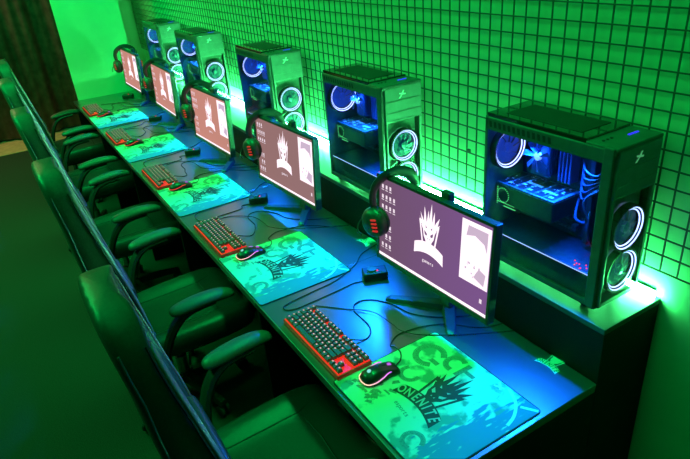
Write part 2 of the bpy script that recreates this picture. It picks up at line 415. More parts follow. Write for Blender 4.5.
def computer():
    g = thing('desktop_computer', '', 'computer', (0, 0, 0), 0, 'gaming computers on the raised shelf')
    # chassis: floor, roof, back tray, rear, side-window frame
    b = MB()
    b.box(-CL, -.004, .004, CW, .018, .03)
    b.box(-CL, -.004, CW - .012, CW, .03, CH - .012)
    b.box(-CL, -CL + .01, .0, CW, .018, CH - .004, .002)
    b.box(-CL, -.0, 0, CW, CH - .02, CH - .012)
    b.box(-CL + .002, -.032, -.001, .008, CH - .047, CH - .008, .002)   # band above the window
    b.box(-.034, -.004, -.003, .012, .02, CH - .002, .003)              # front upright
    b.box(-CL, -CL + .012, -.001, .010, .02, CH - .006, .002)           # rear upright
    b.box(-CL + .002, -.032, .0, .008, .02, .036)
    b.build('chassis', M['case'], g)
    b = MB()
    for i in range(13):
        x = -CL + .02 + i * .0185
        b.add([(x, -.0016, CH - .036), (x + .010, -.0016, CH - .036), (x + .007, -.0016, CH - .018), (x - .003, -.0016, CH - .018)], [(0, 1, 2, 3)])
    b.build('side_vents', M['case_dark'], g)
    lid = MB().box(-CL, -.09, .004, CW - .002, CH - .012, CH + .004, .003).build('lid', M['case_gloss'], g)
    MB().box(-CL + .05, -.13, .035, CW - .03, CH + .004, CH + .0055, .0005).build('lid_mesh', M['case_dark'], lid)
    tf = MB().box(-.092, .004, .002, CW, CH - .012, CH - .001, .003).build('front_lid', M['case'], g)
    b = MB()
    for i in range(4): b.box(-.05, -.043, CW - .075 + i * .011, CW - .068 + i * .011, CH - .001, CH + .0012, .001)
    b.build('display_digits', M['digits'], tf)
    b = MB()
    for i in range(3): b.lathe([(.001, 0), (.004, 0), (.004, .002), (.001, .002)], 10, T(-.06, .03 + i * .016, CH - .001))
    b.build('buttons', M['case_dark'], tf)
    # glass
    MB().add([(-CL + .011, .003, .034), (-.033, .003, .034), (-.033, .003, CH - .046), (-CL + .011, .003, CH - .046)], [(0, 1, 2, 3)]).build('side_glass', M['glass'], g)
    # front panel: solid upper bays, opening with two fans below
    b = MB(); x1 = .004; x0 = -.03; WB = .352
    b.box(x0, x1, .012, CW, WB, CH - .012, .003)
    b.box(x0, x1, .012, .020, .02, WB, .002); b.box(x0, x1, CW - .012, CW, .02, WB, .002); b.box(x0, x1, .012, CW, .02, .034, .002)
    fp = b.build('front_panel', M['case_front'], g)
    b = MB()
    for z in (.355, .386, .43): b.box(x1 - .001, x1 + .002, .016, CW - .004, z, z + .0025)
    b.build('bay_trim', M['case_front'], fp)
    mk = MB()
    sh = [(-.5, -.42), (-.25, -.42), (.02, -.08), (.42, -.12), (.5, .02), (.14, .08), (.30, .40), (.12, .40), (-.06, .12), (-.42, .16), (-.36, .02), (-.12, -.04)]
    mk.add([(x1 + .0015, .092 + p[0] * .035, .455 + p[1] * .035) for p in sh], [tuple(range(len(sh)))])
    mk.build('front_mark', M['mark'], fp)
    MB().box(-.034, -.026, .02, CW - .012, .034, WB).build('fan_bay', M['case_front'], fp)
    MB().add([(.0035, .020, .034), (.0035, CW - .012, .034), (.0035, CW - .012, WB), (.0035, .020, WB)], [(0, 1, 2, 3)]).build('front_window', M['front_glass'], fp)
    mx = lambda z: T(-.0185, .100, z) @ R(PI / 2, 'Y') @ R(0, 'Z')
    fan(g, mx(.246), .062, M['front_blade'], M['ring'], True); fan(g, mx(.112), .062, M['front_blade'], M['ring'], True)
    # inside
    MB().box(-CL + .01, -.04, CW - .02, CW - .013, .115, CH - .03).build('motherboard', M['board'], g)
    b = MB(); random.seed(9)
    for i in range(26):
        x = random.uniform(-.40, -.10); z = random.uniform(.13, .44); w_ = random.uniform(.006, .03); h_ = random.uniform(.006, .02)
        if -.36 < x < -.20 and z > .28: continue
        b.box(x, x + w_, CW - .03 - random.uniform(0, .012), CW - .019, z, z + h_, .001)
    for i in range(3): b.box(-.40, -.22, CW - .028, CW - .019, .135 + i * .03, .143 + i * .03)
    b.build('board_parts', M['gpu'], g)
    b = MB(); b.box(-.15, -.135, .12, CW - .02, .13, .43, .002); b.box(-.085, -.05, .09, CW - .02, .13, .44, .003)
    b.build('cable_cover', M['inner'], g)
    sh = MB().box(-CL + .01, -.04, .012, CW - .014, .032, .112, .003).build('power_shroud', M['inner'], g)
    MB().box(-CL + .012, -.042, .0105, .0125, .1085, .1105).build('edge_light', M['blue_line'], sh)
    b = MB()
    random.seed(3)
    for i in range(9):
        x = -.085 + random.uniform(-.03, .03); y = random.uniform(.015, .05); b.box(x, x + .003, y, y + .003, .113, .115)
    b.build('red_indicator', M['red_dot'], sh)
    fan(g, T(-CL + .012, .080, CH - .122) @ R(PI / 2, 'Y'), .064, M['fan_blade'], M['ring'], True)
    co = MB().box(-.345, -.285, .10, CW - .02, CH - .19, CH - .06, .003)
    for i in range(6): co.box(-.348, -.282, .104 + i * .011, .106 + i * .011, CH - .192, CH - .058)
    coo = co.build('processor_cooler', M['inner'], g)
    f = MB()
    for i in range(7):
        a = 2 * PI * i / 7; f.add([(.012 * math.cos(a), .012 * math.sin(a), 0), (.05 * math.cos(a + .2), .05 * math.sin(a + .2), .0), (.05 * math.cos(a + .55), .05 * math.sin(a + .55), .008), (.012 * math.cos(a + .5), .012 * math.sin(a + .5), .006)], [(0, 1, 2, 3)])
    place(f, T(-.315, .088, CH - .125) @ R(PI / 2, 'X')).build('cooler_blades', M['blue_dim'], coo)
    place(MB().lathe([(.001, 0), (.013, 0), (.013, .008), (.001, .009)], 16), T(-.315, .094, CH - .125) @ R(PI / 2, 'X')).build('cooler_hub', M['white_hub'], coo)
    b = MB()
    for i in range(4): b.box(-.265 + i * .013, -.259 + i * .013, .125, CW - .02, CH - .2, CH - .07, .001)
    b.build('memory_sticks', M['blue_dim'], g)
    gp = MB().box(-CL + .015, -.205, .045, CW - .02, .258, .268, .002).build('graphics_card', M['gpu'], g)
    MB().box(-CL + .018, -.210, .047, CW - .022, .195, .2575, .004).build('card_shroud', M['gpu_side'], gp)
    b = MB()
    for i in range(5): b.box(-.40 + i * .04, -.385 + i * .04, .06 + (i % 2) * .02, .07 + (i % 2) * .02, .268, .2695)
    b.box(-.36, -.30, .10, .112, .268, .2695); b.box(-.28, -.23, .085, .095, .268, .2695)
    random.seed(4)
    for i in range(40):
        x = random.uniform(-.43, -.215); y = random.uniform(.05, CW - .03); a_ = random.uniform(.002, .008)
        b.box(x, x + a_, y, y + random.uniform(.002, .006), .268, .2692)
    b.build('card_highlight', M['card_part'], gp)
    b = MB()
    for i in range(6): b.box(-.43 + i * .037, -.402 + i * .037, .05, CW - .03, .2682, .2690)
    b.build('card_fins', M['case_dark'], gp)
    b = MB()
    for i in range(22):
        a = 2 * PI * i / 22; b.box(-.405 + .024 * math.cos(a) - .001, -.405 + .024 * math.cos(a) + .001, .0445, .047, .225 + .024 * math.sin(a) - .001, .225 + .024 * math.sin(a) + .001)
    for i in range(12): b.box(-.425 + i * .006, -.4225 + i * .006, .0445, .047, .198, .2)
    for i in range(9): b.box(-.43, -.428, .0445, .047, .19 + i * .007, .193 + i * .007)
    b.box(-.40, -.35, .0445, .047, .188, .1905)
    b.build('card_light_pattern', M['green_dot'], gp)
    b = MB()
    random.seed(11)
    for i in range(5):
        z = .30 + i * .022
        b.tube(smooth_path([(-.06, .13 - i * .01, z + .05), (-.10, .09, z + .03 - i * .012), (-.15, .10, z - .02), (-.19, .14, z - .01)], 5), .0032, 6)
    b.tube(smooth_path([(-.05, .12, .36), (-.12, .07, .30), (-.10, .06, .24), (-.16, .09, .22), (-.2, .15, .25)], 6), .004, 6)
    b.tube(smooth_path([(-.11, .13, .12), (-.12, .1, .17), (-.13, .11, .22), (-.15, .15, .26)], 6), .005, 6)
    b.build('inner_cables', M['sleeve'], g)
    MB().box(-CL + .02, -.05, .011, .018, CH - .026, CH - .0205).build('inner_led_bar', M['blue_led'], g)
    l = bpy.data.lights.new('case_light', 'AREA'); l.shape = 'RECTANGLE'; l.size = .2; l.size_y = .03; l.color = (.004, .12, 1); l.energy = 10.5
    lo = bpy.data.objects.new('case_light', l); C.objects.link(lo); lo.parent = g; lo.location = (-.27, .09, CH - .085); lo.rotation_euler = (-.5, -.32, 0); l.spread = math.radians(115)
    b = MB()
    for x in (-.40, -.05):
        for y in (.03, CW - .03): b.lathe([(.012, 0), (.016, .004), (.018, .019), (.001, .019)], 12, T(x, y, 0))
    b.build('case_feet', M['rubber'], g, smooth=True)
    return g
M['card_part'] = mat('card_metal', (.5, .58, .7), .35, emit=(.3, .5, 1), strength=.12, noise=.2)
M['front_glass'] = glass('front_fan_window', (.8, .9, .85))
pc_off = [(-.0101, .0199), (.036, -.0020), (.0212, .0129), (-.0699, -.0060), (.0021, 0)]
c0 = computer()
for k in range(N):
    c = c0 if k == 0 else dup(c0, (0, 0, 0))
    c.location = (-.1595 - k * P + pc_off[k][0], .8495 + pc_off[k][1], DZ + .1882)
    c['label'] = 'black tower computer with blue-lit glass side on the shelf, ' + ORD[k]

# ------------------------------------------------------------------ monitors
SCZ = .2947; TILT = .063
def monitor():
    g = thing('monitor', '', 'monitor', (0, 0, 0), 0, 'monitors along the desks')
    mt = T(0, 0, SCZ) @ R(-TILT, 'X')
    b = MB().box(-.278, .278, -.004, .022, -.168, .161, .004, mt).box(-.2, .2, .018, .05, -.12, .11, .012, mt)
    # front rim proud of the screen
    b.box(-.278, -.2665, -.008, .0, -.168, .161, .001, mt).box(.2665, .278, -.008, .0, -.168, .161, .001, mt)
    b.box(-.278, .278, -.008, .0, .1505, .161, .001, mt).box(-.278, .278, -.008, .0, -.168, -.1505, .001, mt)
    b.build('casing', M['bezel'], g)
    ms = mt @ R(PI / 2, 'X')     # local x,y on screen -> facing -Y
    def onscreen(mb, z): return place(mb, ms @ T(0, 0, z))
    sc = MB(); sc.add(*[[(-.2655, -.1495, 0), (.2655, -.1495, 0), (.2655, .1495, 0), (-.2655, .1495, 0)], [(0, 1, 2, 3)]])
    scr = onscreen(sc, .0045).build('screen', M['screen0'], g)
    b = MB().flat([(-.2655, -.1495), (.2655, -.1495), (.2655, -.1385), (-.2655, -.1385)]); onscreen(b, .0052).build('taskbar', M['scr_white'], scr)
    b = MB(); random.seed(5)
    for c in range(4):
        for r in range(7):
            if c == 3 and r not in (1, 2): continue
            if (c, r) in ((1, 3), (2, 3), (0, 5)): continue
            x = -.25 + c * .021; y = .128 - r * .037
            b.flat([(x, y), (x + .010, y), (x + .010, y - .014), (x, y - .014)])
            b.flat([(x - .002, y - .018), (x + .012, y - .018), (x + .012, y - .021), (x - .002, y - .021)])
    onscreen(b, .0052).build('icon_pattern', M['scr_icon'], scr)
    onscreen(MB().flat([(.235, -.095), (.245, -.095), (.245, -.11), (.235, -.11)]), .0052).build('bin_icon', M['scr_icon'], scr)
    onscreen(place(LOGO, T(.0, -.062, 0) @ Matrix.Scale(.142, 4)), .0052).build('wallpaper_logo', M['scr_white'], scr)
    onscreen(place(EYES, T(.0, -.062, 0) @ Matrix.Scale(.142, 4)), .0055).build('wallpaper_logo_eyes', M['screen0'], scr)
    onscreen(place(text_mb('gamers', .017, .0095), T(.0, -.079, 0)), .0052).build('wallpaper_caption', M['scr_icon'], scr)
    b = MB().flat([(.145, -.06), (.262, -.06), (.262, .14), (.145, .14)]); onscreen(b, .0052).build('window', M['scr_white'], scr)
    b = MB().flat([(.165, .09), (.172, .125), (.25, .125), (.25, .06), (.238, .085), (.20, .10)]); onscreen(b, .0056).build('window_picture', M['scr_photo'], scr); b = MB(); b.flat([(.205, -.035), (.247, -.05), (.252, -.01), (.225, .0), (.215, -.015)])
    for i in range(14):
        x = .165 + random.uniform(0, .06); y = -.04 + random.uniform(0, .045); s = random.uniform(.003, .007); b.flat([(x, y), (x + s, y), (x + s, y + s), (x, y + s)])
    onscreen(b, .0056).build('window_picture', M['scr_photo'], scr)
    # stand: two slanted feet, post with a knob showing over the top edge
    b = MB()
    apex = Vector((.0, .085, .0))
    ft = MB()
    for ex, ey in ((-.185, -.052), (.125, -.02)):
        e = Vector((ex, ey, 0)); d = (e - apex).normalized(); nrm = Vector((-d.y, d.x, 0))
        rings = []
        for t, w, h in ((0, .026, .022), (.5, .021, .017), (.93, .017, .012), (1.0, .012, .006)):
            p = apex.lerp(e, t)
            rings.append([p + nrm * w, p - nrm * w, p - nrm * w * .75 + Vector((0, 0, h)), p + nrm * w * .75 + Vector((0, 0, h))])
        o = MB().loft(rings).build('stand_foot', M['stand'], g)
    MB().box(-.028, .028, .062, .096, 0, .36, .006).box(-.03, .03, .045, .07, .22, .32, .004).build('stand_post', M['stand'], g)
    MB().box(.022, .062, .026, .052, .42, .4745, .006).build('top_clip', M['bezel'], g)
    return g
mon_off = [(.0073, .0030, .0313), (-.0295, .0011, .0493), (.0486, -.0218, .0394), (-.0112, .0071, -.0108), (-.0116, .0102, .0136)]
m0 = monitor()
mons = []
for k in range(N):
    m = m0 if k == 0 else dup(m0, (0, 0, 0))
    m.location = (-.6584 - k * P + mon_off[k][0], .6699 + mon_off[k][1], DZ); m.rotation_euler = (0, 0, mon_off[k][2])
    m['label'] = ['black monitor with violet desktop and white crown logo, ', 'black monitor with greyish brown desktop and white crown logo, '][min(k, 1)] + ORD[k] if k < 2 else 'black monitor with pinkish desktop and white crown logo, ' + ORD[k]
    if k:
        sm = M['screen1'] if k == 1 else M['screen2']
        for ch in m.children:
            if ch.name.startswith('screen'):
                ch.material_slots[0].link = 'OBJECT'; ch.material_slots[0].material = sm
                for gch in ch.children:
                    if gch.name.startswith('wallpaper_logo_eyes'): gch.material_slots[0].link = 'OBJECT'; gch.material_slots[0].material = sm
    mons.append(m)

# ------------------------------------------------------------------ headsets over the monitors' left corners
def headset():
    g = thing('headset', '', 'headset', (0, 0, 0), 0, 'gaming headsets hung on the monitors')
    def arch(r, zc, yc=.0):
        return [(.0 + .05 * math.sin(a) * 0 + .025 * math.cos(a) * -1, yc - r * math.cos(a) * -1 * -1, zc + r * 1.05 * math.sin(a)) for a in [PI * i / 18 for i in range(19)]]
    top = []
    for i in range(25):
        a = PI * i / 24; top.append((.0 - .022 * math.cos(a),     .030 - .085 * math.cos(a), .395 + .074 * math.sin(a)))
    top = [(top[0][0], top[0][1] + .004, .335)] + top + [(top[-1][0], top[-1][1] - .004, .335)]
    MB().tube(top, [.006] + [.008] * 4 + [.0095] * 17 + [.008] * 4 + [.006], 8, sx=2.1).build('headband', M['ear'], g, smooth=True)
    for s, yc in ((-1, -.056), (1, .112)):
        mt = T(-.012 * s * -1, yc, .308) @ R(s * -PI / 2, 'X') @ Matrix.Diagonal((1.15, 1.2, 1, 1))
        # cup axis along local y; outer face away from the monitor
        o = MB().lathe([(.001, .034), (.026, .033), (.040, .024), (.046, .010), (.046, -.002), (.040, -.006), (.001, -.006)], 24, mt).build('ear_cup', M['ear'], g, smooth=True)
        MB().lathe([(.026, -.006), (.042, -.006), (.045, -.014), (.040, -.024), (.028, -.024), (.024, -.016)], 24, mt).build('ear_cushion', M['rubber'], o, smooth=True)
        b = MB()
        for i in range(4): b.box(.012, .032, -.020 + i * .011, -.015 + i * .011, .030, .0365, .001, mt @ R(.2, 'Z'))
        b.build('red_grille', M['red_glow'], o)
    MB().tube(smooth_path([(-.04, -.066, .33), (-.065, -.085, .30), (-.06, -.10, .275), (-.035, -.105, .268)], 6), .0025, 6).build('microphone', M['rubber'], g, smooth=True)
    return g
h0 = headset()
hs = []
for k in range(N):
    h = h0 if k == 0 else dup(h0, (0, 0, 0))
    a = mon_off[k][2]; ml = mons[k].location
    h.location = (ml.x - .212 * math.cos(a), ml.y - .212 * math.sin(a), DZ); h.rotation_euler = (0, 0, a + .15)
    h['label'] = 'black headset with red grilles hung on the monitor corner, ' + ORD[k]

# ------------------------------------------------------------------ keyboards
def keyboard():
    g = thing('keyboard', '', 'keyboard', (0, 0, 0), 0, 'red backlit keyboards')
    W_, D_ = .3725, .126
    MB().box(0, W_, 0, D_, .002, .018, .004).build('keyboard_case', M['kb_case'], g)
    MB().box(.004, W_ - .004, .004, D_ - .004, .017, .0195).build('key_plate', M['kb_plate'], g)
    b = MB()
    for x in (.02, W_ - .02):
        for y in (.015, D_ - .015): b.lathe([(.006, 0), (.006, .003), (.001, .003)], 8, T(x, y, 0))
    b.build('rubber_feet', M['rubber'], g)
    u = .0196; keys = []; x00 = .007
    rows = [[1.25, 1.25, 1.25, 6.25, 1.25, 1.25, 1.25, 1.25], [2.25] + [1] * 10 + [2.75], [1.75] + [1] * 11 + [2.25], [1.5] + [1] * 12 + [1.5], [1] * 13 + [2]]
    for r, row in enumerate(rows):
        x = 0
        for w in row: keys.append((x, r, w)); x += w
    x = 0
    for i in range(13):
        keys.append((x, 5.15, 1)); x += 1
        if i in (0,): x += .6
        if i in (4, 8): x += .7
    for r in (3, 4, 5.15):
        for c in range(3): keys.append((15.25 + c, r, 1))
    for c in range(3): keys.append((15.25 + c, 0, 1))
    keys.append((16.25, 1, 1))
    kb = MB(); lg = MB(); uy = .0189
    for x, r, w in keys:
        x0 = x00 + x * u + .0012; x1 = x00 + (x + w) * u - .0012; y0 = .007 + r * uy + .0012; y1 = .007 + (r + 1) * uy - .0012
        kb.loft([[(x0, y0, .0205), (x1, y0, .0205), (x1, y1, .0205), (x0, y1, .0205)], [(x0 + .0018, y0 + .0015, .031), (x1 - .0018, y0 + .0015, .031), (x1 - .0018, y1 - .001, .032), (x0 + .0018, y1 - .001, .032)]])
        if w < 6:
            cx, cy = x0 + .004, y1 - .0075
            lg.flat([(cx, cy), (cx + min(.0065, (x1 - x0) * .6), cy), (cx + min(.0065, (x1 - x0) * .6), cy + .0045), (cx, cy + .0045)], .0323)
    kb.build('keycaps', M['key'], g); lg.build('key_legends', M['legend'], g)
    return g
pad_off = [(-.0525, .0083), (.0053, .001), (.0369, 0), (.0029, -.0065), (.0036, -.0027)]
k0 = keyboard()
for k in range(N):
    o = k0 if k == 0 else dup(k0, (0, 0, 0))
    o.location = (-.8824 - k * P + pad_off[k][0] , .234 + pad_off[k][1], DZ)
    o['label'] = 'black keyboard with glowing red key plate on the desk, ' + ORD[k]

# ------------------------------------------------------------------ mouse pads
PW, PD = .4513, .404
def mousepad():
    g = thing('mouse_pad', '', 'mouse pad', (0, 0, 0), 0, 'printed mouse pads')
    def rr(w, d, r, ins=0):
        pts = []
        for cx, cy, a0 in ((w - r, d - r, 0), (r, d - r, PI / 2), (r, r, PI), (w - r, r, 1.5 * PI)):
            for i in range(6):
                a = a0 + PI / 2 * i / 5; pts.append((cx + (r - ins) * math.cos(a) - PW / 2, cy + (r - ins) * math.sin(a) - PD / 2))
        return pts
    MB().prism(rr(PW, PD, .014), 0, .0032).build('pad_base', M['pad_edge'], g)
    su = MB().prism(rr(PW, PD, .014, .0035), .003, .0037).build('cloth_surface', M['pad'], g)
    U = lambda u, v: (u - PW / 2, v - PD / 2)
    lx, ly = U(.228, .118)
    lm = T(lx, ly, .0040) @ R(-.04, 'Z') @ Matrix.Diagonal((.178, .160, .178, 1))
    place(LOGO, lm).build('printed_logo', M['print_black'], su)
    place(LET, lm).build('printed_lettering', M['print_mint'], su)
    place(EYES, lm).build('printed_logo_eyes', M['print_mint'], su)
    place(text_mb('esports', .020, .0098), T(*U(.215, .095), .0040) @ R(-.12, 'Z')).build('printed_caption', M['print_grey'], su)
    # pale strokes at the corner
    b = MB()
    def stroke(pts, w, mb, z=.0040):
        p = smooth_path([(x, y, z) for x, y in [U(*q) for q in pts]], 5)
        for i in range(len(p) - 1):
            d = (p[i + 1] - p[i]).normalized(); nn = Vector((-d.y, d.x, 0)) * w / 2
            mb.add([p[i] + nn, p[i] - nn, p[i + 1] - nn, p[i + 1] + nn], [(0, 1, 2, 3)])
    stroke([(.335, .395), (.385, .37), (.418, .33), (.432, .29)], .009, b)
    stroke([(.405, .368), (.445, .394)], .009, b)
    stroke([(.300, .395), (.325, .372)], .007, b)
    stroke([(.300, .372), (.330, .385)], .006, b)
    b.build('pale_strokes', M['print_pale'], su)
    # grey lettering-like shapes and shards
    b = MB(); random.seed(21)
    def ringseg(u, v, r, a0, a1, w):
        n = 8; stroke([(u + r * math.cos(a0 + (a1 - a0) * i / n), v + r * math.sin(a0 + (a1 - a0) * i / n)) for i in range(n + 1)], w, b)
    for parts in ([('r', .085, .31, .045, .6, 5.6, .020), ('s', [(.10, .30), (.135, .30)], .016)], [('r', .165, .345, .03, 1.0, 5.0, .018)],
                  [('s', [(.20, .375), (.20, .31)], .017), ('s', [(.20, .345), (.245, .345)], .013)], [('r', .115, .21, .030, 2.6, 6.6, .015)], [('r', .325, .055, .028, .3, 5.2, .014)]):
        b = MB()
        for q in parts:
            if q[0] == 'r': ringseg(*q[1:])
            else: stroke(q[1], q[2], b)
        b.build('printed_letter', M['print_grey'], su)
    b = MB()
    for i in range(40):
        t = random.random(); u = .02 + .125 * t + random.gauss(0, .008); v = .02 + .10 * t + random.gauss(0, .022) + .03 * math.sin(6 * t)
        if not (.012 < u < .14 and .014 < v < .16): continue
        a = random.uniform(-.4, 1.2); l = random.uniform(.014, .034); w = random.uniform(.006, .014)
        c, s = math.cos(a), math.sin(a)
        q = [(u, v), (u + l * c, v + l * s), (u + l * .9 * c - w * s, v + l * .9 * s + w * c), (u + l * .2 * c - w * s, v + l * .2 * s + w * c)]
        b.flat([U(*p) for p in q], .0040)
    b.build('printed_shards', M['print_grey'], su)
    return g
p0 = mousepad()
pads = []
for k in range(N):
    o = p0 if k == 0 else dup(p0, (0, 0, 0))
    o.location = (-.5211 - k * P + pad_off[k][0] + PW / 2, .2189 + pad_off[k][1] + PD / 2, DZ)
    o['label'] = 'teal and blue mouse pad with black crown logo, ' + ORD[k]
    pads.append(o)

# ------------------------------------------------------------------ mice
def mouse():
    g = thing('mouse', '', 'mouse', (0, 0, 0), 0, 'gaming mice on the pads')
    prof = [(-.062, .010, .010), (-.058, .022, .022), (-.045, .030, .033), (-.025, .0325, .0385), (.0, .0300, .0375), (.025, .0285, .031), (.045, .0305, .024), (.057, .029, .018), (.062, .022, .012)]
    rings = []
    for y, w, h in prof:
        rings.append([(w * math.cos(a) * (1 if math.sin(a) > 0 else 1.0), y, max(.0015, .003 + (h - .003) * max(0, math.sin(a)) ** .75) if math.sin(a) > -.01 else .0015) for a in [PI * i / 12 for i in range(13)]])
    MB().loft(rings).build('mouse_shell', M['mouse'], g, smooth=True, angle=70)
    for s in (-1, 1):
        p = smooth_path([(s * .016, -.0605, .010), (s * .0275, -.052, .011), (s * .033, -.03, .013), (s * .0325, -.005, .019), (s * .0300, .012, .024), (s * .0270, .026, .022)], 5)
        MB().tube(p, .0018, 6).build('light_strip', M['mouse_strip'], g)
    MB().tube([(.0165, -.0605, .010), (0, -.0635, .010), (-.0165, -.0605, .010)], .0018, 6).build('tail_light', M['mouse_strip'], g)
    MB().lathe([(.001, 0), (.0065, 0), (.0065, .001), (.001, .001)], 16, T(.0, -.035, .0368) @ R(.32, 'X')).build('lit_emblem', M['mouse_logo'], g)
    MB().lathe([(.001, -.004), (.008, -.004), (.009, 0), (.008, .004), (.001, .004)], 16, T(0, .035, .0235) @ R(PI / 2, 'Y')).build('scroll_wheel', M['violet'], g, smooth=True)
    MB().tube([(0, .012, .0362), (0, .028, .0315), (0, .044, .026), (0, .060, .018)], .0008, 5).build('button_seam', M['seam'], g)
    return g
mo = mouse(); mice = []
for k in range(N):
    o = mo if k == 0 else dup(mo, (0, 0, 0))
    pl = pads[k].location
    o.location = (pl.x - PW / 2 + .068, pl.y - PD / 2 + .128, DZ + .0037); o.rotation_euler = (0, 0, [-.02, .05, -.1, .0, -.05][k])
    o['label'] = 'black gaming mouse with lit edge strip on its pad, ' + ORD[k]
    if k >= 2:
        for ch in o.children:
            if ch.name.startswith(('light_strip', 'tail_light')): ch.material_slots[0].link = 'OBJECT'; ch.material_slots[0].material = M['mouse_strip_red']
    mice.append(o)

# ------------------------------------------------------------------ small control boxes
def hub():
    g = thing('control_box', '', 'control box', (0, 0, 0), 0, 'small control boxes behind the keyboards')
    MB().box(-.048, .048, -.03, .03, 0, .034, .006).build('box_body', M['plastic'], g)
    MB().lathe([(.001, 0), (.02, 0), (.018, .006), (.001, .006)], 18, T(-.01, 0, .0338)).build('round_dial', M['arm_pad'], g)
    MB().box(.006, .012, -.012, -.006, .034, .036).build('red_lamp', M['red_dot'], g)
    return g
u0 = hub()
hub_pos = [(-.985, .668), (-1.975, .615), (-2.99, .60), (-4.04, .64), (-5.05, .66)]
for k in range(N):
    o = u0 if k == 0 else dup(u0, (0, 0, 0))
    o.location = (hub_pos[k][0], hub_pos[k][1], DZ); o.rotation_euler = (0, 0, 1.15)
    o['label'] = 'small black control box on the desk beneath the headset, ' + ORD[k]

# ------------------------------------------------------------------ cables lying on the desks
def cable(name, pts, label, group, k, r=.0024):
    p = smooth_path([(x, y, z) for x, y, z in pts], 7)
    o = MB().tube(p, r, 6).build(name, M['rubber'], smooth=True)
    tag(o, label + ', ' + ORD[k], 'cable', group); return o
zc = DZ + .0026
kbp = [(-.70, .368), (-.682, .415), (-.688, .441), (-.71, .461), (-.747, .474), (-.802, .476), (-.84, .479), (-.874, .502), (-.877, .539), (-.851, .575), (-.79, .609), (-.70, .63), (-.62, .70), (-.56, .80), (-.52, .834)]
mop = [(-.510, .424), (-.524, .448), (-.553, .47), (-.589, .474), (-.605, .468), (-.633, .513), (-.632, .562), (-.617, .621), (-.58, .686), (-.50, .76), (-.47, .834)]
thp = [(-.956, .385), (-.88, .451), (-.789, .523), (-.69, .536), (-.643, .538), (-.58, .58), (-.5, .7), (-.42, .834)]
hup = [(-.975, .63), (-.995, .58), (-.99, .502), (-.985, .397), (-.983, .326), (-1.0, .285), (-1.03, .30), (-1.045, .425), (-1.058, .535), (-1.11, .655), (-1.17, .73), (-1.20, .834)]
for k in range(N):
    dx = -k * P; ox, oy = pad_off[k][0] - pad_off[0][0], 0
    j = [0, .012, -.01, .015, -.008][k]
    cable('keyboard_cable', [(x + dx + (ox if i < 3 else ox * .5), y + j * (i > 2), zc + (.011 if i == 0 else .0)) for i, (x, y) in enumerate(kbp[:-1])], 'black looping keyboard cable on the desk', 'keyboard cables', k)
    ml = mice[k].location
    mp = [(ml.x + .0, ml.y + .060, DZ + .013)] + [(x + dx + ox, y + j * (i > 2), (zc + .0042 if (x + dx + ox > pads[k].location.x - PW / 2 - .012 and y < .64) else zc)) for i, (x, y) in enumerate(mop[1:])]
    cable('mouse_cable', mp, 'thin black mouse cable running from mouse to shelf', 'mouse cables', k, .0020)
    cable('headset_cable', [(x + dx + (ox if i == 0 else 0), y - j, zc + (.0048 if 1 < i < 6 else 0)) for i, (x, y) in enumerate(thp)], 'thin black cable crossing the desk behind the keyboard', 'thin cables behind the keyboards', k, .0018)
    if k < N - 1:
        hx = hub_pos[k][0] - hub_pos[0][0]
        cable('box_cable', [(x + (hx if i < 2 else dx + (pad_off[k][0] - pad_off[0][0]) * (1 if i < 6 else 0)), y + (hub_pos[k][1] - hub_pos[0][1] if i < 2 else 0), zc) for i, (x, y) in enumerate(hup)], 'black cable from the control box along the keyboard side', 'control box cables', k, .0022)

